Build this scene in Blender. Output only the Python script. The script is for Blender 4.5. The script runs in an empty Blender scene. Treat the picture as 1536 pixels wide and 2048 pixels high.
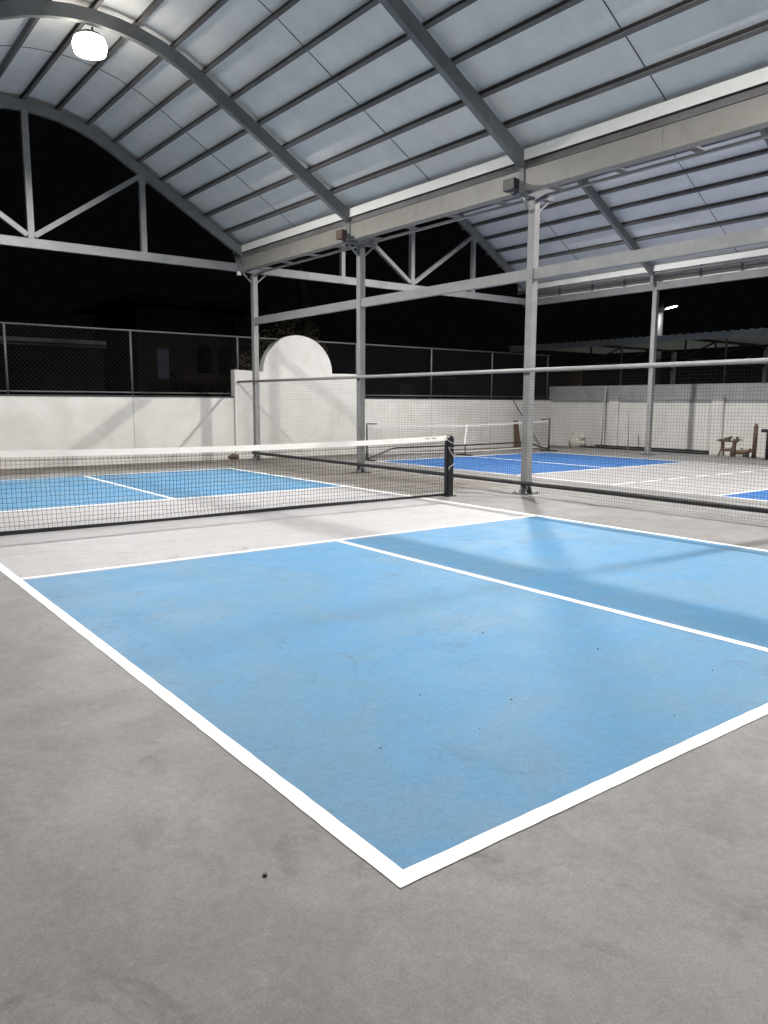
import bpy, math, random
from mathutils import Vector, Matrix
random.seed(7)
scene = bpy.context.scene
COL = scene.collection

# ------------------------------------------------------------------ camera, world, exposure
CAM = Vector((-4.347, -8.468, 1.392)); YAW, PITCH, ROLL, FPX = math.radians(37.32), math.radians(-8.0), math.radians(0.252), 1555.0
fw = Vector((math.sin(YAW)*math.cos(PITCH), math.cos(YAW)*math.cos(PITCH), math.sin(PITCH)))
rt = Vector((math.cos(YAW), -math.sin(YAW), 0)); up = rt.cross(fw)
c, s = math.cos(ROLL), math.sin(ROLL)
rt, up = c*rt + s*up, -s*rt + c*up
cd = bpy.data.cameras.new("camera"); cam = bpy.data.objects.new("camera", cd); COL.objects.link(cam)
cam.matrix_world = Matrix(((rt.x, up.x, -fw.x, CAM.x), (rt.y, up.y, -fw.y, CAM.y), (rt.z, up.z, -fw.z, CAM.z), (0, 0, 0, 1)))
cd.sensor_fit = 'VERTICAL'; cd.sensor_height = 36.0; cd.lens = FPX/2048*36.0
cd.clip_start = 0.05; cd.clip_end = 500
scene.camera = cam
world = bpy.data.worlds.new("World"); scene.world = world; world.use_nodes = True
bg = world.node_tree.nodes["Background"]
bg.inputs[0].default_value = (0.9, 0.75, 0.85, 1); bg.inputs[1].default_value = 0.0022     # night sky glow
scene.view_settings.view_transform = 'Standard'; scene.view_settings.look = 'None'
scene.view_settings.gamma = 1.0; scene.view_settings.exposure = 0.0
try:
    scene.cycles.use_denoising = True; scene.cycles.denoiser = 'OPENIMAGEDENOISE'
    scene.cycles.max_bounces = 8; scene.cycles.diffuse_bounces = 5
    scene.cycles.caustics_reflective = False; scene.cycles.caustics_refractive = False
    scene.cycles.sample_clamp_indirect = 6.0; scene.cycles.sample_clamp_direct = 25.0
except Exception: pass
LAMP = 8000.0            # radiance of the lamp lenses

# ------------------------------------------------------------------ materials
def mat(name, col, rough=0.6, var=0.10, scale=4.0, bump=0.0, bscale=40.0, metal=0.0, emit=None, dirt=None, dscale=1.2, damt=0.5, spec=0.5, stretch=None):
    m = bpy.data.materials.new(name); m.use_nodes = True
    nt = m.node_tree; N = nt.nodes; L = nt.links
    b = N["Principled BSDF"]; b.inputs["Roughness"].default_value = rough; b.inputs["Metallic"].default_value = metal
    b.inputs["Specular IOR Level"].default_value = spec
    tc = N.new("ShaderNodeTexCoord"); src = tc.outputs["Object"]
    if stretch:
        mp = N.new("ShaderNodeMapping"); mp.inputs["Scale"].default_value = stretch; L.new(src, mp.inputs[0]); src = mp.outputs[0]
    n1 = N.new("ShaderNodeTexNoise"); n1.inputs["Scale"].default_value = scale; n1.inputs["Detail"].default_value = 7; n1.inputs["Roughness"].default_value = 0.62
    L.new(src, n1.inputs[0])
    r = N.new("ShaderNodeMapRange"); r.inputs[1].default_value = 0.3; r.inputs[2].default_value = 0.7
    r.inputs[3].default_value = 1-var; r.inputs[4].default_value = 1+var
    L.new(n1.outputs[0], r.inputs[0])
    mul = N.new("ShaderNodeMix"); mul.data_type = 'RGBA'; mul.blend_type = 'MULTIPLY'; mul.inputs[0].default_value = 1
    mul.inputs[6].default_value = (*col, 1); L.new(r.outputs[0], mul.inputs[7]); out = mul.outputs[2]
    if dirt:
        n2 = N.new("ShaderNodeTexNoise"); n2.inputs["Scale"].default_value = dscale; n2.inputs["Detail"].default_value = 5; n2.inputs["Distortion"].default_value = 0.6
        L.new(src, n2.inputs[0])
        cr = N.new("ShaderNodeMapRange"); cr.interpolation_type = 'SMOOTHSTEP'
        cr.inputs[1].default_value = 0.47; cr.inputs[2].default_value = 0.70; cr.inputs[3].default_value = 0; cr.inputs[4].default_value = damt
        L.new(n2.outputs[0], cr.inputs[0])
        mx = N.new("ShaderNodeMix"); mx.data_type = 'RGBA'; L.new(cr.outputs[0], mx.inputs[0]); L.new(out, mx.inputs[6])
        mx.inputs[7].default_value = (*dirt, 1); out = mx.outputs[2]
    L.new(out, b.inputs["Base Color"])
    if bump:
        n3 = N.new("ShaderNodeTexNoise"); n3.inputs["Scale"].default_value = bscale; n3.inputs["Detail"].default_value = 4
        L.new(src, n3.inputs[0]); bp = N.new("ShaderNodeBump"); bp.inputs["Strength"].default_value = bump; bp.inputs["Distance"].default_value = 0.02
        L.new(n3.outputs[0], bp.inputs["Height"]); L.new(bp.outputs[0], b.inputs["Normal"])
    if emit:
        b.inputs["Emission Color"].default_value = (*emit[0], 1); b.inputs["Emission Strength"].default_value = emit[1]
    return m

M = {}
M['ground']   = mat('bare earth', (.10, .075, .055), .95, .3, 3, .5, 12, dirt=(.05, .04, .03))
M['steel_light'] = mat('light grey painted steel', (.235, .24, .24), .45, .10, 5, .03, 60, dirt=(.15, .15, .15), dscale=2.2, damt=.35)
M['steel_mid'] = mat('mid grey painted steel', (.22, .225, .23), .45, .10, 5, .03, 60, dirt=(.12, .12, .12), dscale=2.2, damt=.35)
M['steel']    = mat('grey painted steel', (.185, .193, .20), .5, .10, 5, .03, 60, dirt=(.085, .09, .095), dscale=2.2, damt=.35)
M['purlin']   = mat('dull purlin steel', (.155, .15, .155), .7, .15, 3, dirt=(.09, .075, .065), dscale=1.6, damt=.5)
M['roof']     = mat('pale insulated roof lining', (.91, .912, .91), .55, .06, 2.2, .16, 3.5, dirt=(.82, .83, .84), dscale=.8, damt=.6)
M['white']    = mat('white flashing', (.82, .82, .79), .4, .04, 6)
M['gutter']   = mat('beige gutter sheet', (.27, .258, .238), .45, .08, 2.5, dirt=(.18, .17, .15), dscale=3, damt=.4)
M['dark']     = mat('dark steel', (.035, .036, .04), .5, .2, 6)
M['black']    = mat('black powder coat', (.012, .012, .014), .38, .2, 6)
M['wallw']    = mat('white painted render', (.545, .537, .52), .75, .05, 2.5, .10, 25, dirt=(.44, .425, .40), dscale=1.3, damt=.45)
M['cement']   = mat('plain grey masonry', (.23, .24, .245), .85, .14, 2.5, .15, 25)
M['tape']     = mat('white net tape', (.80, .79, .76), .6, .05, 8)
M['tape_old'] = mat('greyed thin net tape', (.50, .49, .47), .7, .08, 8)
M['thread']   = mat('black net thread', (.015, .015, .017), .7, .1, 10)
M['thread_g'] = mat('dark grey net thread', (.02, .02, .021), .9, .1, 10, spec=.05)
M['rope']     = mat('white rope', (.60, .58, .55), .8, .1, 30)
M['fence_pipe'] = mat('dull fence pipe', (.085, .085, .085), .6, .15, 6)
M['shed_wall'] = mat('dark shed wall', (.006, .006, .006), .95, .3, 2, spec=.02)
M['wire']     = mat('galvanised wire', (.05, .05, .05), .8, .2, 8, spec=.1)
M['galv']     = mat('galvanised pipe', (.30, .30, .30), .45, .12, 6)
M['rust']     = mat('rusty timber and iron', (.085, .055, .04), .8, .35, 6, .4, 20)
M['wood']     = mat('old brown board', (.13, .085, .055), .8, .3, 5, .2, 18, stretch=(6, 6, .8))
M['sack']     = mat('woven pale sack', (.42, .41, .36), .8, .2, 9, .5, 30, dirt=(.20, .22, .18), dscale=7, damt=.7)
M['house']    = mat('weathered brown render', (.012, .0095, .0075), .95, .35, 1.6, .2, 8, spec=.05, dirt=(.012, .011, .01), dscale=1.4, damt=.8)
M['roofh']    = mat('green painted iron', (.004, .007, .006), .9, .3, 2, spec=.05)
M['shedroof'] = mat('zinc shed roof', (.66, .74, .73), .6, .10, 2, dirt=(.52, .58, .57))
M['leaf']     = mat('dry leaves', (.085, .075, .035), .8, .5, 2)
M['bark']     = mat('bark', (.11, .09, .07), .9, .3, 5, .5, 15)
def lens_mat(k=1.0):
    return mat('lit lamp lens', (.9, .9, .85), .4, 0, 1, emit=((1.0, .965, .92), LAMP*k))
M['glow_hood'] = mat('added opal glow hood', (.85, .83, .78), .5, 0, 1, emit=((1.0, .92, .79), 22.0))  # glow added to mimic lamp bloom and brighten the lining nearby
M['lens'] = lens_mat(.66); M['lens_dim'] = lens_mat(.60); M['lens_far'] = lens_mat(.80); M['lens_side'] = lens_mat(1.1)
M['lens2']    = mat('lit street lamp lens', (.9, .9, .9), .4, 0, 1, emit=((1.0, .97, .92), 700.0))
M['window']   = mat('dark window', (.03, .035, .05), .2, .2, 3)
M['stone']    = mat('grey pebble', (.12, .11, .10), .8, .3, 20)
M['orange']   = mat('yellow brown curtain', (.35, .22, .08), .8, .2, 6)

def painted_floor(name, col, rough, stain, grain=.05, bumpst=.06, blot=.35):
    """painted concrete: broad blotches, trowel marks, fine grain, scattered worn stains"""
    m = bpy.data.materials.new(name); m.use_nodes = True
    nt = m.node_tree; N = nt.nodes; L = nt.links; b = N["Principled BSDF"]; b.inputs["Specular IOR Level"].default_value = .22
    tc = N.new("ShaderNodeTexCoord"); src = tc.outputs["Object"]
    def noise(sc, det, dist=0, rg=.6):
        n = N.new("ShaderNodeTexNoise"); n.inputs["Scale"].default_value = sc; n.inputs["Detail"].default_value = det
        n.inputs["Distortion"].default_value = dist; n.inputs["Roughness"].default_value = rg; L.new(src, n.inputs[0]); return n.outputs[0]
    def rng(o, a, bb, lo, hi, smooth=True):
        r = N.new("ShaderNodeMapRange"); r.interpolation_type = 'SMOOTHSTEP' if smooth else 'LINEAR'
        for i, v in ((1, a), (2, bb), (3, lo), (4, hi)): r.inputs[i].default_value = v
        L.new(o, r.inputs[0]); return r.outputs[0]
    def mix(f, A, B, mode='MIX'):
        x = N.new("ShaderNodeMix"); x.data_type = 'RGBA'; x.blend_type = mode
        if isinstance(f, float): x.inputs[0].default_value = f
        else: L.new(f, x.inputs[0])
        for i, v in ((6, A), (7, B)):
            if isinstance(v, tuple): x.inputs[i].default_value = (*v, 1)
            else: L.new(v, x.inputs[i])
        return x.outputs[2]
    base = mix(rng(noise(.8, 5, 1.0), .38, .64, 0, blot*1.5), col, stain)
    base = mix(rng(noise(3.4, 8, .5, .78), .46, .66, 0, blot*1.3), base, stain)
    base = mix(rng(noise(7, 7, .3, .75), .50, .70, 0, blot*.7), base, tuple(min(1, v*1.28) for v in col))
    dark = tuple(v*.62 for v in stain)
    base = mix(rng(noise(1.7, 7, 2.2, .72), .55, .74, 0, .62), base, dark)
    base = mix(1.0, base, rng(noise(130, 2), .25, .75, 1-grain*3.6, 1+grain*3.6, False), 'MULTIPLY')
    base = mix(1.0, base, rng(noise(26, 8, .4, .75), .3, .7, 1-grain*2.6, 1+grain*2.6, False), 'MULTIPLY')
    L.new(base, b.inputs["Base Color"])
    L.new(rng(noise(2.5, 5), .3, .7, rough-.07, rough+.09), b.inputs["Roughness"])
    bp = N.new("ShaderNodeBump"); bp.inputs["Strength"].default_value = bumpst; bp.inputs["Distance"].default_value = .01
    L.new(noise(60, 5), bp.inputs["Height"]); L.new(bp.outputs[0], b.inputs["Normal"])
    return m
M['slab']    = painted_floor('grey painted concrete', (.216, .213, .210), .58, (.145, .138, .132))
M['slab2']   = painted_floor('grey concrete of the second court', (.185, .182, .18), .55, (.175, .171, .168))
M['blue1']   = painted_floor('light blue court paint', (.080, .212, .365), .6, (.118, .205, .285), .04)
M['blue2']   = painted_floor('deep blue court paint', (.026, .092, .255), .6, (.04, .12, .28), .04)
M['kitchen'] = painted_floor('pale grey kitchen paint', (.345, .343, .356), .55, (.30, .296, .297), .03)
M['kitchen2'] = painted_floor('pale grey second kitchen paint', (.25, .248, .252), .55, (.28, .275, .275), .03)
M['line']    = painted_floor('white line paint', (.86, .85, .82), .5, (.78, .765, .73), .03, .05, .25)
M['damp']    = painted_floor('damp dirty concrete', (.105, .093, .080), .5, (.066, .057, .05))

# ------------------------------------------------------------------ mesh builder
class MB:
    def __init__(self): self.v = []; self.f = []; self.mi = []; self.k = 0
    def _add(self, vs, fs):
        o = len(self.v); self.v += [tuple(p) for p in vs]
        for f in fs: self.f.append(tuple(i+o for i in f)); self.mi.append(self.k)
        return self
    def box(self, a, b):
        (x0, y0, z0), (x1, y1, z1) = a, b
        return self._add([(x0,y0,z0),(x1,y0,z0),(x1,y1,z0),(x0,y1,z0),(x0,y0,z1),(x1,y0,z1),(x1,y1,z1),(x0,y1,z1)],
                         [(0,3,2,1),(4,5,6,7),(0,1,5,4),(1,2,6,5),(2,3,7,6),(3,0,4,7)])
    def beam(self, p, q, w, h, upv=(0, 0, 1)):
        p, q = Vector(p), Vector(q); d = (q-p).normalized(); u = Vector(upv)
        sd = d.cross(u)
        if sd.length < 1e-5: sd = d.cross(Vector((1, 0, 0)))
        sd.normalize(); u = sd.cross(d)
        vs = []
        for e in (p, q):
            for a, b in ((-1,-1),(1,-1),(1,1),(-1,1)): vs.append(e + sd*(a*w/2) + u*(b*h/2))
        return self._add(vs, [(3,2,1,0),(4,5,6,7),(0,1,5,4),(1,2,6,5),(2,3,7,6),(3,0,4,7)])
    def tube(self, pts, r, n=8, cap=True):
        pts = [Vector(p) for p in pts]; vs = []; fs = []; ref = None
        rs = r if isinstance(r, (list, tuple)) else [r]*len(pts)
        for i, p in enumerate(pts):
            t = (pts[min(i+1, len(pts)-1)] - pts[max(i-1, 0)]).normalized()
            if ref is None: ref = t.cross(Vector((0, 0, 1)) if abs(t.z) < .9 else Vector((1, 0, 0)))
            a = (ref - t*ref.dot(t)).normalized(); ref = a; b = t.cross(a)
            for k in range(n):
                g = 2*math.pi*k/n + math.pi/n; vs.append(p + (a*math.cos(g) + b*math.sin(g))*rs[i])
        for i in range(len(pts)-1):
            for k in range(n): fs.append((i*n+k, i*n+(k+1)%n, (i+1)*n+(k+1)%n, (i+1)*n+k))
        if cap: fs.append(tuple(range(n))[::-1]); fs.append(tuple(range((len(pts)-1)*n, len(pts)*n)))
        return self._add(vs, fs)
    def strip(self, ring0, ring1):
        """closed section ring0 swept to ring1"""
        n = len(ring0)
        return self._add(list(ring0)+list(ring1), [(i, (i+1)%n, n+(i+1)%n, n+i) for i in range(n)] + [tuple(range(n))[::-1], tuple(range(n, 2*n))])
    def sweep(self, rings):
        n = len(rings[0]); vs = [p for r in rings for p in r]; fs = []
        for i in range(len(rings)-1):
            for k in range(n): fs.append((i*n+k, i*n+(k+1)%n, (i+1)*n+(k+1)%n, (i+1)*n+k))
        fs.append(tuple(range(n))[::-1]); fs.append(tuple(range((len(rings)-1)*n, len(rings)*n)))
        return self._add(vs, fs)
    def rect(self, x0, y0, x1, y1, z):
        return self._add([(x0,y0,z),(x1,y0,z),(x1,y1,z),(x0,y1,z)], [(0,1,2,3)])
    def blob(self, ctr, rad, n=14, m=9, fn=None):
        vs = []; fs = []
        for j in range(m+1):
            th = math.pi*j/m
            for i in range(n):
                ph = 2*math.pi*i/n; d = Vector((math.sin(th)*math.cos(ph), math.sin(th)*math.sin(ph), math.cos(th)))
                k = fn(d) if fn else 1
                vs.append((ctr[0]+d.x*rad[0]*k, ctr[1]+d.y*rad[1]*k, ctr[2]+d.z*rad[2]*k))
        for j in range(m):
            for i in range(n): fs.append((j*n+i, (j+1)*n+i, (j+1)*n+(i+1)%n, j*n+(i+1)%n))
        return self._add(vs, fs)
    def build(self, name, m, parent=None, smooth=False, bevel=0):
        me = bpy.data.meshes.new(name)
        org = Vector((0, 0, 0))
        me.from_pydata(self.v, [], self.f); me.update()
        for mm in (m if isinstance(m, list) else [m]): me.materials.append(mm)
        if isinstance(m, list): me.polygons.foreach_set("material_index", self.mi)
        if smooth: me.polygons.foreach_set("use_smooth", [True]*len(me.polygons))
        o = bpy.data.objects.new(name, me); COL.objects.link(o)
        if parent is not None: o.parent = parent; o.matrix_parent_inverse = base_matrix(parent).inverted()
        if bevel:
            bv = o.modifiers.new("bevel", 'BEVEL'); bv.width = bevel; bv.segments = 2; bv.limit_method = 'ANGLE'
        return o
def base_matrix(o):
    mt = Matrix.Translation(o.location)
    return (base_matrix(o.parent) @ o.matrix_parent_inverse @ mt) if o.parent else mt
def tag(o, label, cat, group=None, kind=None):
    o['label'] = label; o['category'] = cat
    if group: o['group'] = group
    if kind: o['kind'] = kind
    return o
def thing(name, label, cat, loc, group=None, kind=None):
    o = bpy.data.objects.new(name, None); COL.objects.link(o); o.location = loc; o.empty_display_size = .2
    return tag(o, label, cat, group, kind)
def struct(name, mb, m):
    o = mb.build(name, m); o['kind'] = 'structure'; return o

# ------------------------------------------------------------------ ground, slab, painted courts
struct('ground', MB().rect(-120, -120, 160, 160, -.03), M['ground'])
struct('yard_bounce_sheet', MB().rect(16.7, -30, 40, 14, -.02), mat('pale light-bounce ground', (.45, .44, .41), .9, .2, 1.5))  # unseen pale ground added to bounce light up under the shed roof
struct('court_floor', MB().box((-9, -16, -.2), (5.45, 8.93, 0)), M['slab'])
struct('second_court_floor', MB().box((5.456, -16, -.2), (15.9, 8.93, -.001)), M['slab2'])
YB, YK, YK2, YB2, LW, HW = -6.849, -1.984, 2.252, 6.58, .064, 3.048
struct('court_paint', MB().rect(-HW+.02, YB+.02, HW-.02, YK-.03, .0015).rect(-HW+.02, YK2+.03, HW-.02, YB2-.02, .0015), M['blue1'])
struct('kitchen_paint', MB().rect(-HW+.02, YK-.03, HW-.02, YK2+.03, .0015), M['kitchen'])
def lines(x0, x1, yb, yk, yk2, yb2, w, z, jit=.0018):
    m = MB(); cx = (x0+x1)/2
    def run(ax, c, a, b, h):
        """one painted line with slightly uneven masked edges"""
        n = max(2, int(abs(b-a)/.08)); e = []
        for i in range(n+1):
            t = a+(b-a)*i/n; e.append((t, c-h/2+random.uniform(-jit, jit), c+h/2+random.uniform(-jit, jit)))
        for (t0, l0, r0), (t1, l1, r1) in zip(e, e[1:]):
            q = [(l0, t0), (r0, t0), (r1, t1), (l1, t1)] if ax == 'y' else [(t0, l0), (t1, l1), (t1, r1), (t0, r0)]
            m._add([(x, y, z) for x, y in q], [(0, 1, 2, 3)])
    run('y', x0+w/2, yb, yb2, w); run('y', x1-w/2, yb, yb2, w)
    z += .0004; run('x', yb+w/2, x0+.002, x1-.002, w); run('x', yb2-w/2, x0+.002, x1-.002, w)
    run('x', yk+w*.4, x0+w, x1-w, w*.8); run('x', yk2-w*.4, x0+w, x1-w, w*.8)
    run('y', cx, yb+w, yk, w); run('y', cx, yk2, yb2-w, w)
    return m
struct('court_lines', lines(-HW, HW, YB, YK, YK2, YB2, LW, .003), M['line'])
X0, X1 = 6.834, 12.94
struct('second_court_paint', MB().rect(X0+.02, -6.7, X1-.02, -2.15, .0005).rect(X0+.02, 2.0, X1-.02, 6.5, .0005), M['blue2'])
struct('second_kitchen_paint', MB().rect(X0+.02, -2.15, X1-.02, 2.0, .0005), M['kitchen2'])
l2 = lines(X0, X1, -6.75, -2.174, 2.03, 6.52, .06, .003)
x = X0+.1
while x < X1+.5:                                  # worn, broken chalk line where the second net belongs
    ln = random.uniform(.5, .75); l2.rect(x, -.215, min(x+ln, X1+.6), -.165, .003); x += ln+random.uniform(.1, .3)
struct('second_court_lines', l2, M['line'])
# damp, dirty apron along the foot of the far wall and a saw-cut joint beside the divider net
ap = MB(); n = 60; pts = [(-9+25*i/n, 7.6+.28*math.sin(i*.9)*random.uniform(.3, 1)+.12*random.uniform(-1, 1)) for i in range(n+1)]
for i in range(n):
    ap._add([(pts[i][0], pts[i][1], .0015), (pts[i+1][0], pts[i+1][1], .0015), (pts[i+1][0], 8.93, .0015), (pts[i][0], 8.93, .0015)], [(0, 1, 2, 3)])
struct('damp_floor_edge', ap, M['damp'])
ap = MB(); n = 40; e = [(.7+7*i/n, 3.22+.10*math.sin(i*.7)+random.uniform(-.05, .05)) for i in range(n+1)]
for i in range(n):
    ap._add([(e[i][1], e[i][0], .001), (5.43, e[i][0], .001), (5.43, e[i+1][0], .001), (e[i+1][1], e[i+1][0], .001)], [(0, 1, 2, 3)])
struct('worn_floor_strip', ap, painted_floor('worn grimy concrete', (.145, .135, .122), .55, (.10, .09, .08)))
st = MB()
def stain(cx, cy, lx, ly, ang, z=.0018):
    n = 26; ca, sa = math.cos(ang), math.sin(ang); ph = random.uniform(0, 6); vs = []
    for i in range(n):
        g = 2*math.pi*i/n; k = 1+.25*math.sin(3*g+ph)+.18*math.sin(7*g+2*ph)+random.uniform(-.08, .08)
        px, py = lx*k*math.cos(g), ly*k*math.sin(g); vs.append((cx+px*ca-py*sa, cy+px*sa+py*ca, z))
    st._add(vs, [tuple(range(n))])
stain(4.22, -.55, .10, .45, .1); stain(4.05, -1.05, .07, .22, -.3); stain(4.62, .38, .10, .42, -.2); stain(4.42, -1.6, .06, .55, .05); stain(4.05, .35, .1, .3, .4)
stain(4.9, 1.6, .12, .5, .0); stain(4.3, 2.6, .1, .7, .1); stain(3.9, 4.8, .2, .9, .2); stain(4.2, 6.8, .25, .6, .1); stain(3.8, 1.4, .08, .3, .2)
struct('floor_stains', st, mat('dark damp streaks', (.085, .076, .068), .45, .3, 6))
struct('floor_joint', MB().rect(4.66, -7, 4.672, -.9, .003), M['dark'])

# ------------------------------------------------------------------ far wall with arched panel, right wall, fence
WY = 9.42
t = thing('boundary_wall', 'long low white rendered wall behind the far end of the courts, under the dark fence', 'wall', (0, WY, 0), kind='thing')
MB().box((-14, WY, -.1), (4.56, WY+.14, 1.5)).box((8.42, WY, -.1), (16.44, WY+.14, 1.5)).build('wall_face', M['wallw'], t)
for xx in (2.005, 11.06, 13.6): MB().box((xx, WY-.003, 0), (xx+.012, WY-.0005, 1.5)).build('wall_joint', M['cement'], t)
cop = MB().box((-14, WY-.012, 1.5), (4.56, WY+.152, 1.535)).box((8.42, WY-.012, 1.5), (16.44, WY+.152, 1.535)).build('coping', M['dark'], t)
fa = MB(); prof = [(4.57, -.1), (8.41, -.1), (8.41, 2.17)]
cx, rz, ra, z0 = 6.42, .96, 1.05, 2.16
for i in range(29):
    g = math.pi*i/28; prof.append((cx+ra*math.cos(g), z0+rz*math.sin(g)))
prof.append((4.57, 2.19))
fa.strip([(a, WY-.05, b) for a, b in prof], [(a, WY+.17, b) for a, b in prof])
o = fa.build('arched_wall', M['wallw'], bevel=.008)
tag(o, 'white wall panel with a rounded arch top rising out of the low boundary wall', 'wall', kind='thing')

RX = 16.45
t = thing('side_wall', 'white side wall with pilasters and a grey top, right of the second court', 'wall', (RX, 3, 0), kind='thing')
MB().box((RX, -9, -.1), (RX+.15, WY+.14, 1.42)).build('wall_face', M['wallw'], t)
MB().box((RX, -9, 1.42), (RX+.15, WY+.14, 1.52)).box((RX+.05, -9, 1.56), (RX+.15, WY+.14, 1.965)).build('grey_top', M['cement'], t)  # upper wall band, darker grey than the white face below
MB().box((RX-.03, -9, 1.52), (RX+.17, WY+.1, 1.56)).build('coping', M['galv'], t)
for yy in (6.80, 3.34, .1):
    p = MB().box((RX-.1, yy-.17, -.05), (RX-.001, yy+.17, 1.48)).build('pilaster', M['wallw'], t)
    MB().box((RX-.115, yy-.185, 1.48), (RX-.032, yy+.185, 1.60)).build('pilaster_cap', M['cement'], p)
tag(MB().box((15.92, 3.5, -.05), (16.38, 7.6, .045)).box((16.30, 3.5, .045), (16.40, 7.4, .085)).build('drain_channel', M['black']), 'black open drain along the foot of the white side wall', 'drain')

fx0, fx1, fz0, fz1, fy = -3.2, 16.4, 1.60, 3.0, WY+.07
t = thing('chain_link_fence', 'thin chain link fence on pipe posts standing on the far boundary wall', 'fence', (fx0, fy, 1.5), kind='thing')
MB().tube([(fx0, fy, fz1), (fx1, fy, fz1)], .022).build('top_rail', M['fence_pipe'], t, True)
MB().tube([(fx0, fy, fz0), (4.5, fy, fz0)], .018).tube([(8.45, fy, fz0), (fx1, fy, fz0)], .018).build('bottom_rail', M['fence_pipe'], t, True)
for xx in (-.62, 2.03, 4.72, 8.35, 11.1, 13.65, 16.3):
    MB().tube([(xx, fy, 1.535 if xx != 4.72 and xx != 8.35 else 2.1), (xx, fy, fz1)], .024).build('post', M['fence_pipe'], t, True)
ch = MB(); H = fz1-fz0; x = fx0-H
while x < fx1:
    for sg in (1, -1):
        a, b = (x, fz0), (x+H, fz1)
        if a[0] < fx0: a = (fx0, fz0+fx0-x)
        if b[0] > fx1: b = (fx1, fz0+fx1-x)
        if sg < 0: a, b = (fx0+fx1-a[0], a[1]), (fx0+fx1-b[0], b[1])
        ch.tube([(a[0], fy+.004*sg, a[1]), (b[0], fy+.004*sg, b[1])], .0017, 3, False)
    x += .10
ch.build('wire_mesh', M['wire'], t)

# ------------------------------------------------------------------ arched canopies
DE, RCR, DS = 4.67, 3.325, 1.7
ZE, SL = 4.86, .595; AS = math.atan(SL)
ZS = ZE + (DE-DS)*SL; RC = DS/math.sin(AS); ZC = ZS + RC*(1-math.cos(AS))
def prof_pt(d, off=0.0):
    """centre of the rafter at horizontal distance d from the crown, moved off along the outward normal -> (d, z, nx, nz)"""
    sgn = 1 if d >= 0 else -1; a = abs(d)
    if a >= DS: z = ZS - (a-DS)*SL; th = AS
    else: th = math.asin(a/RC); z = ZC - RC*(1-math.cos(th))
    nx, nz = sgn*math.sin(th), math.cos(th)
    return d+nx*off, z+nz*off, nx, nz
DL = [-DE, -4.2, -3.7, -3.2, -2.7, -2.2, -1.7, -1.36, -1.02, -.68, -.34, 0, .34, .68, 1.02, 1.36, 1.7, 2.2, 2.7, 3.2, 3.7, 4.2, DE]
RY = [-4.65, -.22, 4.2, 8.62]
PD = [0, .62, 1.18, 1.68, 2.18, 2.68, 3.18, 3.69, 4.18, 4.665]
YF, YN = 9.0, -9.6
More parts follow.
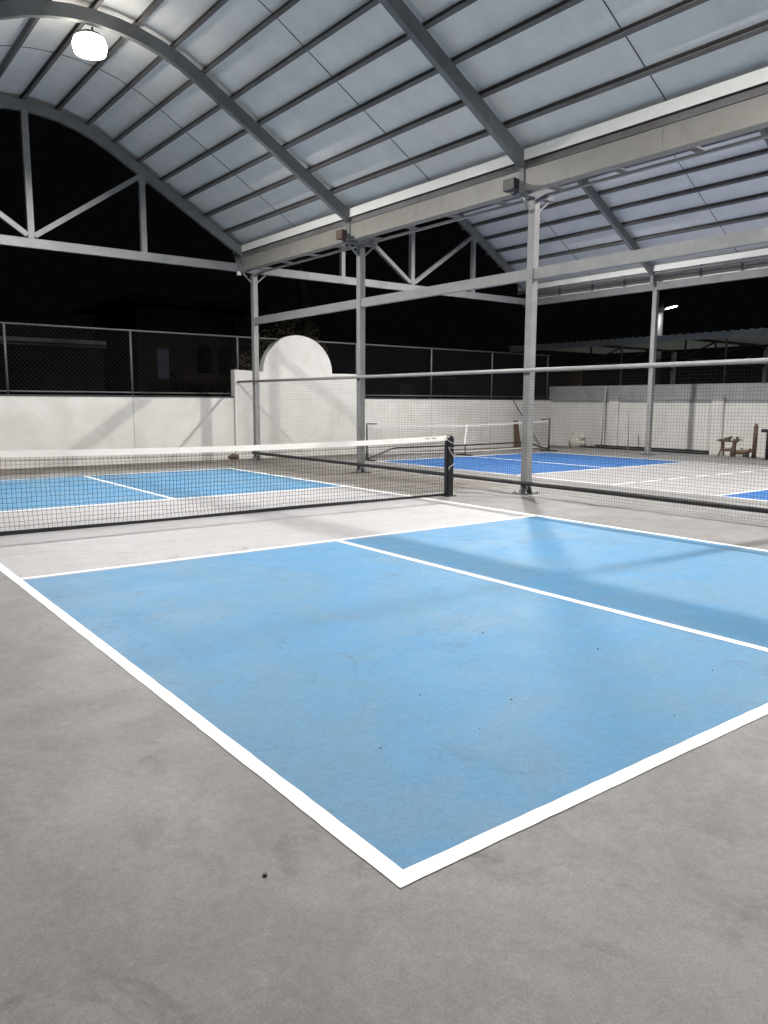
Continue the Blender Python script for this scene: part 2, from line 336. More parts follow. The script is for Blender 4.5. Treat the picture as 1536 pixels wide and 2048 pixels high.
def canopy(cx, label, right_face):
    t = thing('canopy_roof', label, 'roof', (cx, 0, 4.4), kind='thing')
    def X(p): return cx+p
    # roof lining with real thickness
    m = MB(); rings = []
    for d in DL:
        a = prof_pt(d, .203); b = prof_pt(d, .25); rings.append([(X(a[0]), YN, a[1]), (X(a[0]), YF, a[1]), (X(b[0]), YF, b[1]), (X(b[0]), YN, b[1])])
    m.sweep(rings); m.build('roof_sheet', M['roof'], t)
    # outer iron skin that shows as a thin edge
    m = MB(); rings = []
    for d in DL:
        a = prof_pt(d, .253); b = prof_pt(d, .275); rings.append([(X(a[0]), YN, a[1]), (X(a[0]), YF+.03, a[1]), (X(b[0]), YF+.03, b[1]), (X(b[0]), YN, b[1])])
    m.sweep(rings); m.build('roof_skin', M['dark'], t)
    for ys in (6.30, 1.92, -2.5, -6.9):            # joints in the lining at mid bay
        m = MB(); rings = []
        for d in DL:
            a = prof_pt(d, .196); b = prof_pt(d, .2025); rings.append([(X(a[0]), ys-.006, a[1]), (X(a[0]), ys+.006, a[1]), (X(b[0]), ys+.006, b[1]), (X(b[0]), ys-.006, b[1])])
        m.sweep(rings); m.build('lining_joint', M['dark'], t)
    for d0 in PD:
        for d in ({d0, -d0}):
            px, pz, nx, nz = prof_pt(d, .152); tx, tz = nz, -nx          # tangent
            sg = 1 if d >= 0 else -1; m = MB()
            def P(u, w): return (X(px+tx*u*sg*1+nx*w), pz+tz*u*sg+nz*w)
            for (u0, w0, u1, w1) in ((.022, -.05, .028, .05), (-.028, -.05, .022, -.044), (-.028, .044, .022, .05), (-.028, -.044, -.024, -.03)):
                q = [P(u0, w0), P(u1, w0), P(u1, w1), P(u0, w1)]
                m.strip([(a, YN, b) for a, b in q], [(a, YF+.05, b) for a, b in q])
            m.build('purlin', M['purlin'], t)
    for y in RY:
        rings = []
        for d in DL:
            a = prof_pt(d, -.10); b = prof_pt(d, .10)
            rings.append([(X(a[0]), y-.05, a[1]), (X(a[0]), y+.05, a[1]), (X(b[0]), y+.05, b[1]), (X(b[0]), y-.05, b[1])])
        r = MB().sweep(rings)
        for sg in (1, -1): r.beam((X(sg*4.71), y, 4.56), (X(sg*4.71), y, 4.90), .09, .17, (1, 0, 0))
        r.build('rafter', M['steel'], t)
    for sg in (1, -1):                               # white flashing under the eave, folded down to the eave beam
        rings = []
        for d, o_ in ((4.560, .098), (4.628, -.02)):
            a = prof_pt(sg*d, o_); b = prof_pt(sg*d, o_+.01); rings.append([(X(a[0]), YN, a[1]), (X(a[0]), YF, a[1]), (X(b[0]), YF, b[1]), (X(b[0]), YN, b[1])])
        MB().sweep(rings).build('eave_flashing', M['white'], t)
        px, pz, _, _ = prof_pt(sg*4.66, .06)
        MB().box((X(px)-.03, YN, pz-.13), (X(px)+.03, YF+.05, pz-.065)).build('eave_beam', M['purlin'], t)
    # end truss
    y = 8.62; tr = t
    MB().box((X(-4.86), y-.05, 4.42), (X(4.86), y+.05, 4.60)).build('truss_chord', M['steel_mid'], t)
    MB().beam((X(0), y, 4.602), (X(0), y, prof_pt(0, -.10)[1]), .12, .12, (0, 1, 0)).build('truss_post', M['steel_mid'], t)
    for sg in (1, -1):
        zt = prof_pt(2.3, -.115)[1]
        MB().beam((X(sg*2.3), y, 4.602), (X(sg*2.3), y, zt), .11, .11, (0, 1, 0)).build('truss_post', M['steel_mid'], t)
        MB().box((X(sg*2.3)-.09, y-.056, zt-.16), (X(sg*2.3)+.09, y-.0555, zt+.02)).build('gusset_plate', M['steel_mid'], t)
        MB().beam((X(sg*.07), y, 4.66), (X(sg*2.24), y, zt-.02), .10, .10, (0, 1, 0)).build('truss_diagonal', M['steel_mid'], t)
    return t
C1, C2 = -.2, 9.6
canopy(C1, 'nearer arched canopy roof with pale lining and dark purlins, over the light blue court', False)
canopy(C2, 'farther arched canopy roof over the deep blue court, seen beyond the box gutter', True)

# box gutter between the two canopies
t = thing('box_gutter', 'long beige box gutter between the two canopy roofs', 'gutter', (4.72, 0, 4.6), kind='thing')
g = MB(); sec = [(4.45, 4.755), (4.45, 4.46), (4.63, 4.46), (4.63, 4.70), (4.615, 4.70), (4.615, 4.475), (4.465, 4.475), (4.465, 4.755)]
ys = [YN, -2.52, -2.515, 1.9, 1.905, 6.3, 6.305, YF]
for a, b in ((YN, -2.52), (-2.514, 1.9), (1.906, 6.3), (6.306, 8.95)):
    g.strip([(x, a, z) for x, z in sec], [(x, b, z) for x, z in sec])
g.build('trough', M['gutter'], t)
MB().box((4.435, YN, 4.757), (4.50, 8.96, 4.785)).build('gutter_lip', M['purlin'], t)
k = 0; y = -8.3
while y < 8.5:
    if min(abs(y-r) for r in RY) > .3: MB().box((4.632, y-.06, 4.462), (4.915, y+.06, 4.485)).build('bracket', M['purlin'], t)
    y += 1.1
MB().box((4.917, YN, 4.455), (4.975, 8.95, 4.488)).build('support_angle', M['galv'], t)
# gutter and beam on the right edge of the farther canopy
t = thing('eave_gutter', 'pale gutter and grey beam along the right eave of the farther canopy', 'gutter', (14.5, 0, 4.5), kind='thing')
g = MB()
yy = YN
while yy < 8.9:
    g.box((14.60, yy, 4.60), (14.63, min(yy+.28, 8.93), 5.0)); yy += .285
g.build('fascia', M['white'], t)
MB().box((14.40, YN, 4.41), (14.52, 8.95, 4.60)).build('eave_beam', M['steel'], t)
MB().box((14.57, YN, 4.74), (14.60, 8.95, 4.755)).build('fascia_rail', M['galv'], t)
for y in (7.6, 6.4, 5.3, 3.0, 1.9, .8): MB().box((14.54, y-.02, 4.60), (14.57, y+.02, 4.98)).build('strap', M['steel'], t)

# ------------------------------------------------------------------ columns
def column(x, y, label, top=4.40, grp='steel columns of the canopies', light=True):
    t = thing('steel_column', label, 'column', (x, y, 0), grp, 'thing')
    MB().box((x-.0625, y-.0625, .012), (x+.0625, y+.0625, top)).build('shaft', M['steel_light'], t, bevel=.008)
    b = MB().box((x-.15, y-.15, 0), (x+.15, y+.15, .012)).build('base_plate', M['dark'], t)
    gs = MB()
    for dx, dy in ((1, 0), (-1, 0), (0, 1), (0, -1)):
        w = .006
        a = [(x+dx*.0635, y+dy*.0635, .0125), (x+dx*.14, y+dy*.14, .0125), (x+dx*.0635, y+dy*.0635, .18)]
        px, py = -dy*w, dx*w
        gs.strip([(p[0]-px, p[1]-py, p[2]) for p in a], [(p[0]+px, p[1]+py, p[2]) for p in a])
    gs.build('gusset', M['steel'], b)
    for dx in (-.12, .12):
        for dy in (-.12, .12): MB().tube([(x+dx, y+dy, .0122), (x+dx, y+dy, .04)], .011, 6).build('anchor_bolt', M['galv'], b)
    if light:
        MB().box((x-.40, y-.055, top), (x+.36, y+.055, top+.17)).build('head_beam', M['steel'], t)
        for sg in (1, -1): MB().beam((x+sg*.06, y, top-.21), (x+sg*.31, y, top-.002), .03, .03, (0, 1, 0)).build('knee_brace', M['steel_light'], t)
    return t
CX = 4.72
column(CX, -.22, 'nearest grey steel column, just right of the black net post')
column(CX, 4.2, 'grey steel column in the middle of its row, just right of the white arched wall')
column(CX, 8.55, 'grey steel column in front of the left end of the arched wall')
column(CX, -4.65, 'grey steel column of the middle row just outside the right picture edge')
column(14.45, 4.2, 'grey steel column beyond the deep blue court by the black drain', light=False)
column(14.45, 8.62, 'grey steel column at the far right corner, hidden behind the nearest column', light=False)

# tie beam and divider net
t = thing('tie_beam', 'grey horizontal steel beam linking the middle row of columns above the divider net', 'beam', (CX, 0, 3.3), kind='thing')
for a, b in ((-9.1, -4.714), (-4.586, -.284), (-.156, 4.136), (4.264, 8.486)):
    MB().box((CX-.045, a, 3.23), (CX+.045, b, 3.39)).build('beam_span', M['steel_light'], t)
NX, NY0, NY1 = 4.625, -7.0, 9.33
t = thing('divider_net', 'tall fine netting hung between two long pipes along the middle columns', 'net', (NX, 0, 0), kind='thing')
MB().tube([(NX, NY0, 1.888), (NX, NY1, 1.888)], .03, 10).build('top_pipe', M['galv'], t, True)
MB().tube([(NX, NY0, .17), (NX, 8.6, .17)], .034, 10).build('bottom_pipe', M['dark'], t, True)
nm = MB(); y = NY0; cell = .042
while y < NY1-.02:
    x = NX-.036; j = random.uniform(-.006, .006)
    z0n = .03 if y < .3 else .16
    nm.tube([(x, y, 1.86), (x+random.uniform(-.003, .003), y+j, 1.0), (x, y+j*.5, z0n)], .0013, 3, False); y += cell
z = .2
while z < 1.86:
    pts = []; y = NY0
    while y < NY1:
        pts.append((NX-.038, y, z+.006*math.sin(y*2.1+z*3))); y += .8
    nm.tube(pts, .0013, 3, False); z += cell
z = .06
while z < .2:
    nm.tube([(NX-.038, yy*.8-7, z+.006*math.sin(yy)) for yy in range(10)], .0015, 3, False); z += cell
nm.build('netting', M['thread_g'], t)

# ------------------------------------------------------------------ near pickleball net
NP = .22
t = thing('pickleball_net', 'black mesh net with white top tape strung across the light blue court', 'net', (0, NP, 0))
XL, XR = -3.47, 3.44
def ztop(x): u = x/3.45; return .862 + .045*u*u
segs = [XL+(XR-XL)*i/24 for i in range(25)]
tp = MB(); tp.sweep([[(x, NP-.006, ztop(x)-.068), (x, NP+.006, ztop(x)-.068), (x, NP+.007, ztop(x)), (x, NP-.007, ztop(x))] for x in segs])
tape = tp.build('top_tape', M['tape'], t)
xx = 3.02
for word in (((.020, .9), (.012, .6), (.018, 1), (.016, 1), (.014, .8), (.02, .5)), ((.018, .8), (.02, 1), (.016, .9), (.014, 1), (.018, .8), (.016, 1))):
    lt = MB()
    for w, h in word:
        zc = ztop(xx)-.022
        lt.box((xx, NP-.0082, zc-.009*h), (xx+w*.35, NP-.0068, zc+.009*h)); lt.box((xx+w*.36, NP-.0082, zc+.004*h), (xx+w*.8, NP-.0068, zc+.009*h))
        lt.box((xx+w*.36, NP-.0082, zc-.009*h), (xx+w*.8, NP-.0068, zc-.004*h)); xx += w
    xx += .02
    lt.build('lettering', M['dark'], tape)
bb = MB(); bb.sweep([[(x, NP-.006, .012), (x, NP+.006, .012), (x, NP+.006, .052+.006*math.sin(x*1.7)), (x, NP-.006, .052+.006*math.sin(x*1.7))] for x in segs])
bb.build('bottom_band', M['black'], t)
nm = MB(); cell = .047; x = XL+.02
while x < XR-.02:
    n = 7; j = [random.uniform(-.006, .006) for _ in range(n+1)]; lean = .012*math.sin(x*3.1)
    nm.tube([(x+lean*math.sin(i/n*math.pi)+j[i], NP+.004*math.sin(i+x), .05+(ztop(x)-.115)*i/n) for i in range(n+1)], .0019, 4, False); x += cell
rows = int((.862-.12)/cell)
for i in range(1, rows+1):
    pts = []
    for q in range(70):
        xx = XL+.01+(XR-XL-.02)*q/69; u = i/(rows+.6)
        pts.append((xx, NP+.003, .05+u*(ztop(xx)-.115)+random.uniform(-.004, .004)))
    nm.tube(pts, .0019, 4, False)
nm.tube([(x, NP, ztop(x)-.105) for x in segs], .003, 5, False)
nm.build('net_mesh', M['thread'], t)
def net_post(xc, sg):
    p = MB(); w = .05
    prof = [(-w, 0), (w, 0), (w, .84)] + [(w*math.cos(g), .84+.075*math.sin(g)) for g in (.35, .7, 1.05, 1.4, 1.75, 2.1, 2.45, 2.8)] + [(-w, .84)]
    p.strip([(xc+a, NP-.05, b) for a, b in prof], [(xc+a, NP+.05, b) for a, b in prof])
    o = p.build('post', M['black'], t, bevel=.006)
    MB().box((xc-sg*.052-.014, NP-.03, .02), (xc-sg*.052+.014, NP+.03, .80)).build('track', M['black'], o)
    MB().box((xc-.09, NP-.08, 0), (xc+.09, NP+.08, .012)).build('foot_plate', M['dark'], o)
    return o
po = net_post(3.50, 1); net_post(-3.53, -1)
rp = MB(); a = 3.50; f = NP-.056
rp.tube([(3.425, NP-.01, .872), (3.435, f, .835), (3.50, f-.002, .805), (3.556, f, .78), (3.56, NP+.05, .775)], .0045, 5)
rp.tube([(3.556, NP, .725), (3.553, f, .722), (3.49, f-.003, .728), (3.436, f, .735), (3.47, f-.003, .68), (3.53, f-.003, .61), (3.557, f, .575), (3.558, NP+.05, .565)], .0045, 5)
rp.tube([(3.558, NP, .50), (3.554, f, .49), (3.50, f-.003, .462), (3.45, f-.004, .44), (3.446, f-.006, .425), (3.452, f-.005, .40)], .005, 5)
rp.tube([(3.40, NP, ztop(3.4)-.02), (3.43, NP-.02, .885), (3.47, NP-.045, .893)], .006, 5)
rp.build('rope', M['rope'], po, True)

# ------------------------------------------------------------------ portable net and other kit on the second court
PY = 6.85
t = thing('portable_net', 'portable net on a black tube frame with T feet, behind the deep blue court', 'net', (10, PY, 0))
def T(name, pts, r=.02): return MB().tube(pts, r, 8).build(name, M['black'], t, True)
PL, PM, PR = 6.80, 10.06, 13.42
T('post', [(PL, PY, .02), (PL, PY, .885)], .022); T('post', [(PR, PY, .02), (PR, PY, .95)], .022)
T('center_leg', [(PM, PY, .02), (PM, PY, .33)], .018)
T('crossbar', [(PL+.02, PY, .04), (7.05, PY, .10), (7.55, PY, .255), (7.75, PY, .275), (PM, PY, .275), (12.3, PY, .29), (12.55, PY, .265), (PR-.03, PY, .06)], .02)
for xx in (PL, PM, PR): MB().box((xx-.028, PY-.32, .0), (xx+.028, PY+.32, .035)).build('foot', M['black'], t, bevel=.008)
T('top_arm', [(PL, PY, .885), (PL+.30, PY, .88)], .014); T('top_arm', [(PR, PY, .945), (PR-.38, PY, .915)], .014)
xs = [PL+.05+(PR-PL-.1)*i/20 for i in range(21)]
def pz(x):
    u = (x-PM)/3.3; return .815+.055*abs(u)**1.5+(.04 if x > PM else 0)*max(0, u)
MB().sweep([[(x, PY-.005, pz(x)-.05), (x, PY+.005, pz(x)-.05), (x, PY+.005, pz(x)), (x, PY-.005, pz(x))] for x in xs]).build('top_tape', M['tape_old'], t)
MB().sweep([[(x, PY-.006, .115+.02*math.cos(x*.9)), (x, PY+.006, .115+.02*math.cos(x*.9)), (x, PY+.006, .145+.02*math.cos(x*.9)), (x, PY-.006, .145+.02*math.cos(x*.9))] for x in xs]).build('bottom_tape', M['tape_old'], t)
MB().beam((PM+.03, PY-.014, .83), (PM-.03, PY-.014, .30), .045, .006, (0, 1, 0)).build('center_strap', M['tape'], t)
nm = MB(); x = PL+.06
while x < PR-.05: nm.tube([(x, PY, .14), (x, PY, pz(x)-.06)], .001, 3, False); x += .06
for i in range(1, 12): nm.tube([(x, PY, .14+(pz(x)-.2)*i/12) for x in xs], .001, 3, False)
nm.build('net_mesh', M['thread_g'], t)

def loose_post(x, y, h, label, lean=0, cap=False):
    t = thing('net_post', label, 'post', (x, y, 0))
    p = MB(); p.tube([(x, y, .012), (x+lean*.6, y+lean, h*.93), (x+lean*.6, y+lean, h*.95)], [.055, .055, .04], 12).build('post', M['rust'] if not cap else M['black'], t, True)
    MB().box((x-.11, y-.11, 0), (x+.11, y+.11, .012)).build('foot_plate', M['dark'], t)
    if cap: MB().box((x-.09, y-.07, h*.86), (x+.09, y+.16, h*.97)).build('winch_box', M['black'], t, bevel=.01)
    else: MB().tube([(x+lean*.6, y+lean, h*.952), (x+lean*.6, y+lean, h)], .03, 10).build('cap', M['rust'], t, True)
loose_post(15.6, 1.82, .90, 'dark brown net post with a narrow cap, right of the rusty stand', -.02)
loose_post(15.35, 1.34, .80, 'black post with a box on top, cut off by the right picture edge', 0, True)

t = thing('work_stand', 'rusty brown work stand with tools on its top, before the white side wall', 'stand', (15.8, 2.6, 0))
m = MB(); X = 15.8
m.tube([(X, 2.80, .17), (X, 2.795, .30), (X, 2.80, .385)], [.045, .05, .04], 8)
m.build('leg', M['rust'], t, True)
MB().tube([(X, 2.50, .0), (X, 2.49, .2), (X, 2.47, .30), (X, 2.46, .385)], [.07, .07, .05, .045], 8).build('leg', M['rust'], t, True)
MB().beam((X, 2.84, .16), (X, 2.46, .18), .10, .08).build('lower_rail', M['rust'], t, bevel=.01)
MB().tube([(X-.02, 2.84, .15), (X-.05, 2.88, .0)], .02, 6).tube([(X+.1, 2.82, .15), (X+.15, 2.84, .0)], .02, 6).build('foot', M['rust'], t, True)
MB().beam((X, 2.87, .405), (X, 2.40, .40), .16, .04).tube([(X, 2.98, .415), (X, 2.85, .445), (X, 2.75, .43)], .018, 6).build('top', M['rust'], t)
v = MB(); v.box((X-.06, 2.60, .42), (X+.06, 2.74, .50)); v.tube([(X, 2.66, .48), (X, 2.57, .53), (X, 2.54, .50)], .025, 6); v.box((X-.05, 2.36, .42), (X+.05, 2.50, .47)); v.box((X-.03, 2.37, .47), (X+.03, 2.43, .53)); v.tube([(X, 2.38, .455), (X, 2.24, .45)], .014, 6)
v.build('vise', M['rust'], t, bevel=.006)
t = thing('timber_log', 'mossy log lying on a small block beside the rusty stand', 'log', (15.85, 2.2, 0))
MB().tube([(15.85, 2.42, .12), (15.85, 2.25, .13), (15.85, 2.10, .15), (15.85, 2.03, .20)], [.06, .065, .055, .05], 9).tube([(15.85, 2.30, .15), (15.84, 2.27, .24)], .02, 6).build('trunk', M['wood'], t, True)
MB().box((15.78, 2.10, 0), (15.92, 2.22, .09)).build('block', M['dark'], t, bevel=.01)
t = MB()
def sackfn(d): return (1+.10*math.sin(5*d.x+2*d.z)+.08*math.sin(7*d.y-3*d.z))*(1-.18*max(0, d.z))
t.blob((15.85, 7.78, .19), (.22, .30, .26), 20, 14, sackfn).blob((15.84, 7.62, .33), (.13, .16, .13), 14, 9, sackfn).blob((15.84, 7.93, .40), (.04, .05, .09), 8, 6)
tag(t.build('sack', M['sack'], None, True), 'crumpled pale woven sack on the ground at the corner of the white walls', 'sack')
def pole(name, a, b, r, m, label, cat): return tag(MB().tube([a, ((a[0]+b[0])/2+.01, (a[1]+b[1])/2, (a[2]+b[2])/2), b], r, 8).build(name, m, None, True), label, cat)
pole('steel_pole', (16.10, 7.02, 0), (16.33, 7.10, 1.93), .022, M['galv'], 'tall thin grey pole by the side wall, rising past its grey top', 'pole')
pole('steel_pole', (15.6, 5.66, 0), (15.62, 5.72, 1.14), .022, M['galv'], 'short thin grey pole standing between the tall pole and the right column', 'pole')
pole('shadow_rod', (15.85, 9.33, 0), (14.56, 9.40, 1.49), .012, M['rust'], 'thin dark rod added for a slanting shadow line on the far white wall near the corner', 'stick')  # rod added in place of a slanting shadow on the wall
b = MB(); b.strip([(14.60, 9.32, 0.0), (14.93, 9.32, 0.0), (14.80, 9.39, .82), (14.62, 9.39, .82)], [(14.60, 9.345, 0.0), (14.93, 9.345, 0.0), (14.80, 9.412, .82), (14.62, 9.412, .82)])
tag(b.build('wooden_board', M['wood']), 'tapered brown board leaning on the far white wall behind the portable net', 'board')
tag(MB().blob((4.35, 9.1, .04), (.13, .10, .075), 14, 9, lambda d: 1+.22*math.sin(4*d.x+3*d.y)+.12*math.sin(9*d.z+5*d.x)).build('rock', M['rust'], None, True), 'brown rock at the foot of the far wall beside the furthest column', 'rock')
tag(MB().blob((-3.33, -6.56, .004), (.008, .007, .006), 10, 7, lambda d: 1+.15*math.sin(3*d.x+5*d.y)).build('pebble', M['stone'], None, True), 'small dark pebble alone on the grey floor in the foreground', 'pebble')
sc = MB()
for (x, y) in ((-.79, -5.81), (-2.23, -4.73), (-2.05, -5.75), (-1.75, -6.05), (-2.1, -6.2), (-1.1, -5.2), (-.6, -6.4), (.8, -4.3), (-2.55, -6.1), (-1.3, -6.62)):
    g = random.uniform(0, 3); l = random.uniform(.004, .010)
    sc.beam((x, y, .0115), (x+l*math.cos(g), y+l*math.sin(g), .013), l*.6, .004)
o = sc.build('dirt_specks', M['dark']); tag(o, 'tiny dark specks of dirt scattered over the near blue court', 'dirt', kind='stuff')

# ------------------------------------------------------------------ lamps
def lamp(x, y, label, lens='lens'):
    t = thing('hanging_lamp', label, 'lamp', (x, y, 6.99), 'hanging lamps under the canopy crowns')
    MB().tube([(x+.04, y, 6.99), (x+.03, y+.03, 6.90)], .016, 6).build('bracket', M['dark'], t, True)
    z = 6.80
    n = 20
    def ring(r_, zz): return [(x+r_*math.cos(2*math.pi*i/n), y+.04+r_*math.sin(2*math.pi*i/n), zz) for i in range(n)]
    MB().sweep([ring(r_, zz) for r_, zz in ((.03, z+.13), (.10, z+.12), (.17, z+.085), (.185, z+.055), (.15, z+.06))]).build('housing', M['dark'], t, True)
    o = MB().sweep([ring(r_, zz) for r_, zz in ((.175, z+.052), (.225, z+.02), (.25, z-.05), (.245, z-.12), (.225, z-.185), (.218, z-.183), (.235, z-.12), (.24, z-.08), (.2, z-.075))]).build('glow_hood', M['glow_hood'], t, True)  # added hood, shaped to keep direct lens light off the roof
    MB().sweep([ring(.02, z-.13), ring(.115, z-.126), ring(.122, z-.116), ring(.122, z-.085)]).build('lens', M[lens], t)
lamp(-.25, 4.27, 'bright lit lamp hanging under the crown of the nearer canopy, left of the middle rafter')
lamp(-.2, -4.62, 'lit lamp under the nearer canopy above the photographer, out of view', 'lens_dim')
lamp(9.2, 4.25, 'lit lamp under the farther canopy, hidden behind the box gutter', 'lens_far')
lamp(9.2, -4.9, 'lit lamp under the farther canopy beyond the right picture edge', 'lens_side')
def flood(x, y, z, label, m, fins):
    t = thing('floodlight', label, 'floodlight', (x, y, z), 'unlit floodlights on the column heads')
    MB().box((x-.09, y-.10, z-.08), (x+.03, y+.10, z+.08)).build('housing', m, t, bevel=.008)
    if fins:
        f = MB()
        for i in range(7): f.box((x-.10+.018*i, y-.125, z-.075), (x-.094+.018*i, y-.101, z+.075))
        f.build('cooling_fin', m, t)
    MB().beam((x, y+.02, z-.10), (x+.09, y+.02, z-.115), .03, .008).build('bracket', M['dark'], t)
flood(4.24, -.22, 4.50, 'unlit black finned floodlight on the head of the nearest column', M['dark'], True)
flood(4.26, 4.14, 4.52, 'unlit rusty brown floodlight on the head of the column beside the arched wall', M['rust'], False)
tag(MB().box((4.28, 8.50, 4.33), (4.36, 8.56, 4.418)).build('junction_box', M['tape'], bevel=.005), 'tiny pale junction box under the far truss chord', 'junction box')

# ------------------------------------------------------------------ beyond the walls
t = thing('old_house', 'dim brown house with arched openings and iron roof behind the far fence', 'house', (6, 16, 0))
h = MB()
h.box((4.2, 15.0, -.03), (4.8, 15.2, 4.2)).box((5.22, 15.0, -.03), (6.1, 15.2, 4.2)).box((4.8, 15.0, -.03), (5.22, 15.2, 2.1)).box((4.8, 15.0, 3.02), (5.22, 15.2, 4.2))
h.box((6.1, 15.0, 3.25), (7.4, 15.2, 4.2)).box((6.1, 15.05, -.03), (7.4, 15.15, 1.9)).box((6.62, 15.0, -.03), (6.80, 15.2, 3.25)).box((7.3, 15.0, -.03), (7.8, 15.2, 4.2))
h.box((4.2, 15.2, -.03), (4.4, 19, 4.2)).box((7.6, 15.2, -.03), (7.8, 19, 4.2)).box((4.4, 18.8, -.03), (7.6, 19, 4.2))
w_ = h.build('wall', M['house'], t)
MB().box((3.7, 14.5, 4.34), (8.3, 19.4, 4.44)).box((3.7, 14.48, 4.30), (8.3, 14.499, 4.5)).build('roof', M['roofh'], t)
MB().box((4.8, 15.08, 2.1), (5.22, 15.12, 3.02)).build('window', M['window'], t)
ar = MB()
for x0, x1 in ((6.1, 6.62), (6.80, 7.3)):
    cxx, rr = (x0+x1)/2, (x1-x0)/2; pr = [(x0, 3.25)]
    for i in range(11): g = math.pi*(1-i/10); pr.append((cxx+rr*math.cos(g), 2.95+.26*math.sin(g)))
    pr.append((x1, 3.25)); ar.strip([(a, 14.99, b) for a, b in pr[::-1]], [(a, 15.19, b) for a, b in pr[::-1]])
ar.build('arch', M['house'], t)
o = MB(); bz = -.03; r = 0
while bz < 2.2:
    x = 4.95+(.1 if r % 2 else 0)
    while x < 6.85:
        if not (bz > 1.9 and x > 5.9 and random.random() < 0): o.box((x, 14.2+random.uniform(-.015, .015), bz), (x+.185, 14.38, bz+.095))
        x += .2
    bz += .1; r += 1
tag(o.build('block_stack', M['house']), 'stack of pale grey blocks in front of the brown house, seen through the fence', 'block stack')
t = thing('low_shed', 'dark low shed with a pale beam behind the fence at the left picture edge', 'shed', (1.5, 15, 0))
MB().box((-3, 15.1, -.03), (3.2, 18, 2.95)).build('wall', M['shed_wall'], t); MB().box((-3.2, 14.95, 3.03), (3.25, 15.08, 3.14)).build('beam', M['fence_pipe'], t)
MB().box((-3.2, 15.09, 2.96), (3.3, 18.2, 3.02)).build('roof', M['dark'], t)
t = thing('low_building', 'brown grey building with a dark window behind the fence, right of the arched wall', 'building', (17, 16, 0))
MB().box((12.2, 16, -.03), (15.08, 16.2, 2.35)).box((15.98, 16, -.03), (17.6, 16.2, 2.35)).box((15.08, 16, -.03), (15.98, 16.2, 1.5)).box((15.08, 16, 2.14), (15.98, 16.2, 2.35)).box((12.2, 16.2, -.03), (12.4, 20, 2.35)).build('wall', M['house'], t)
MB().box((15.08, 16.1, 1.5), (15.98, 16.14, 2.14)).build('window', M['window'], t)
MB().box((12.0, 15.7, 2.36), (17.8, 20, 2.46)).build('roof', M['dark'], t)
def leaves(m, ctr, rad, n, sz):
    for _ in range(n):
        while True:
            d = Vector((random.uniform(-1, 1), random.uniform(-1, 1), random.uniform(-1, 1)))
            if d.length < 1: break
        if math.sin(3.1*d.x+1)*math.sin(4.3*d.z)*math.sin(2.7*d.y+2) > .25: continue
        p = Vector((ctr[0]+d.x*rad[0], ctr[1]+d.y*rad[1], ctr[2]+d.z*rad[2]))
        a = Vector((random.gauss(0, 1), random.gauss(0, 1), random.gauss(0, 1))).normalized(); b = a.orthogonal().normalized()
        l, w = sz*random.uniform(.6, 1.3), sz*random.uniform(.25, .45)
        m._add([p-a*l/2, p+b*w/2, p+a*l/2, p-b*w/2], [(0, 1, 2, 3)])
t = thing('leafy_tree', 'dry brown leafy tree behind the fence and the arched wall', 'tree', (8.9, 13.2, 0))
MB().tube([(8.9, 13.2, -.03), (8.85, 13.2, 1.2), (8.6, 13.25, 2.4), (8.3, 13.2, 3.4)], [.13, .11, .08, .04], 9).tube([(8.8, 13.2, 1.5), (8.2, 13.1, 2.3), (7.6, 13.1, 2.8)], [.07, .05, .02], 7).tube([(8.7, 13.2, 2), (9.2, 13.3, 2.9), (9.3, 13.3, 3.5)], [.06, .04, .02], 7).build('trunk', M['bark'], t, True)
m = MB()
for cxx, cz, rr in ((7.3, 2.5, .7), (7.9, 3.1, .8), (8.6, 3.5, .8), (9.1, 3.0, .6), (8.2, 2.3, .7), (7.1, 1.9, .6), (8.9, 2.2, .5)): leaves(m, (cxx, 13.2, cz), (rr, .8, rr*.75), 420, .16)
m.build('crown', M['leaf'], t)
t = thing('palm_tree', 'tall bare palm trunk in the dark behind the arched wall', 'palm', (14.4, 22, 0))
MB().tube([(14.75, 22, -.03), (14.65, 22, 4), (14.15, 22, 6.8), (13.9, 22, 9.0)], [.27, .23, .2, .17], 12).build('trunk', M['bark'], t, True)
m = MB()
for i in range(16):
    g = 2*math.pi*i/16; L_ = random.uniform(1.8, 2.6)
    for k in range(1, 26):
        u = k/25; p = Vector((13.9+math.cos(g)*L_*u, 22+math.sin(g)*L_*u, 9.0+.9*u-1.9*u*u)); sd = Vector((-math.sin(g), math.cos(g), -.5))
        for s_ in (1, -1): m._add([p, p+Vector((math.cos(g)*.1, math.sin(g)*.1, 0)), p+Vector((sd.x*s_, sd.y*s_, sd.z))*.5*(1-.5*u)], [(0, 1, 2)])
m.build('crown', M['leaf'], t)

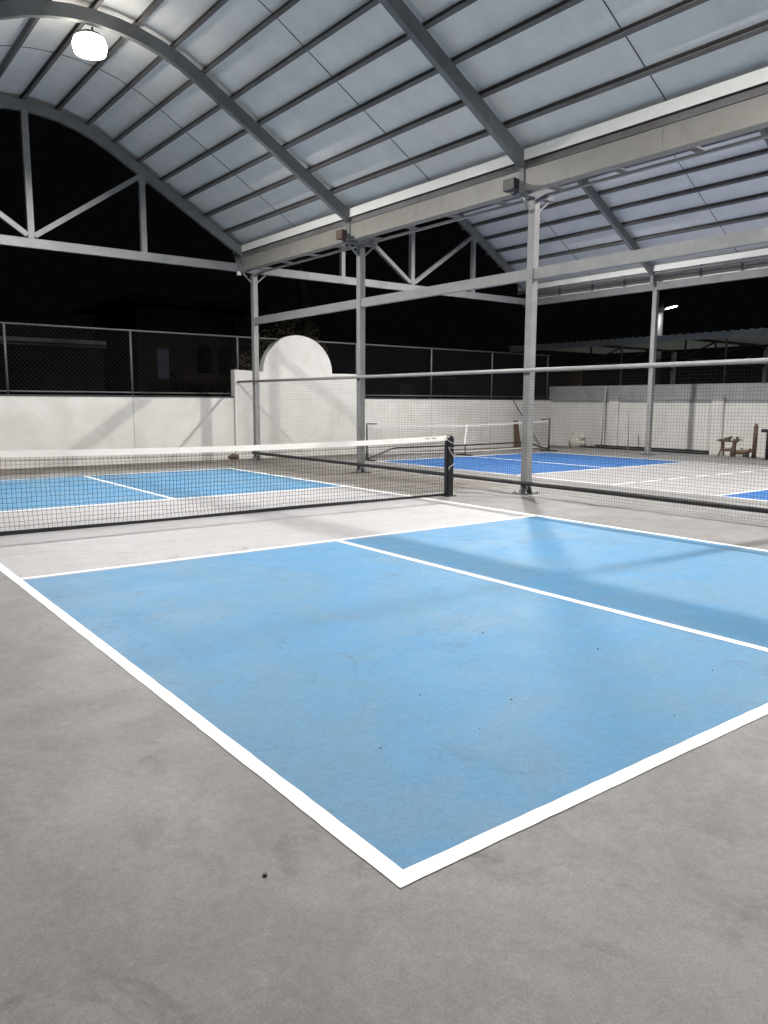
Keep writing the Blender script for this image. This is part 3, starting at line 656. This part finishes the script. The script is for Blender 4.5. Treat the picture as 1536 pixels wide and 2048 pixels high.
# open-sided shed beyond the side wall
SXa, SXb, SYa, SYb = 20.0, 26.2, -4.0, 14.9
t = thing('open_shed', 'long open sided shed with a zinc roof on posts beyond the side wall', 'shed', (23, 6, 0))
r = MB(); r.box((SXa, SYa, 3.70), (SXb, SYb, 3.73)); y = SYa+.1
while y < SYb: r.beam((SXa-.02, y, 3.745), (SXb, y, 3.745), .05, .03); y += .31
rf = r.build('roof', M['shedroof'], t)
MB().box((SXa-.02, SYa, 3.52), (SXa+.04, SYb-.1, 3.697)).build('fascia', M['shedroof'], rf)
for yy in (11.0, 7.0, 3.0):
    tr = MB(); tr.beam((SXa+.3, yy, 3.0), (SXb-.1, yy, 2.86), .07, .09); tr.beam((SXa+.3, yy, 3.62), (SXb-.1, yy, 3.62), .07, .08); x = SXa+.5; k = 0
    while x < SXb-.6:
        tr.beam((x, yy, 3.0), (x, yy, 3.6), .05, .05, (0, 1, 0)); tr.beam((x+.06, yy, 3.02), (x+1.8, yy, 3.58), .05, .05, (0, 1, 0)); x += 1.9
    tr.build('truss', M['dark'], t)
    MB().box((SXb-.2, yy-.07, -.03), (SXb-.05, yy+.07, 3.6)).build('post', M['shedroof'], t)
for yy in (9.45, 5.4): MB().tube([(20.3, yy, -.03), (20.3, yy, 3.68)], .035, 8).build('drop_pipe', M['galv'], t, True)
tag(MB().box((25.0, 15.05, 1.9), (25.04, 15.75, 3.05)).box((24.98, 15.05, 1.0), (25.02, 15.7, 1.88)).build('hanging_cloth', M['orange']), 'small yellow brown cloth hanging in the dark under the shed', 'cloth')
t = thing('street_lamp', 'lit white street lamp on a tall concrete pole above the shed roof', 'lamp', (27.6, 13.2, 0))
MB().tube([(28.3, 13.35, -.03), (28.3, 13.35, 8.0)], [.26, .2], 12).build('pole', M['dark'], t, True)
MB().tube([(28.3, 13.3, 5.55), (28.1, 12.95, 5.66), (28.0, 12.75, 5.70)], .03, 8).build('arm', M['galv'], t, True)
h = MB().beam((28.0, 12.75, 5.74), (27.9, 12.12, 5.80), .16, .06).build('head', M['galv'], t, bevel=.02)
MB().beam((27.99, 12.68, 5.705), (27.91, 12.2, 5.752), .13, .02).build('lens', M['lens2'], h)
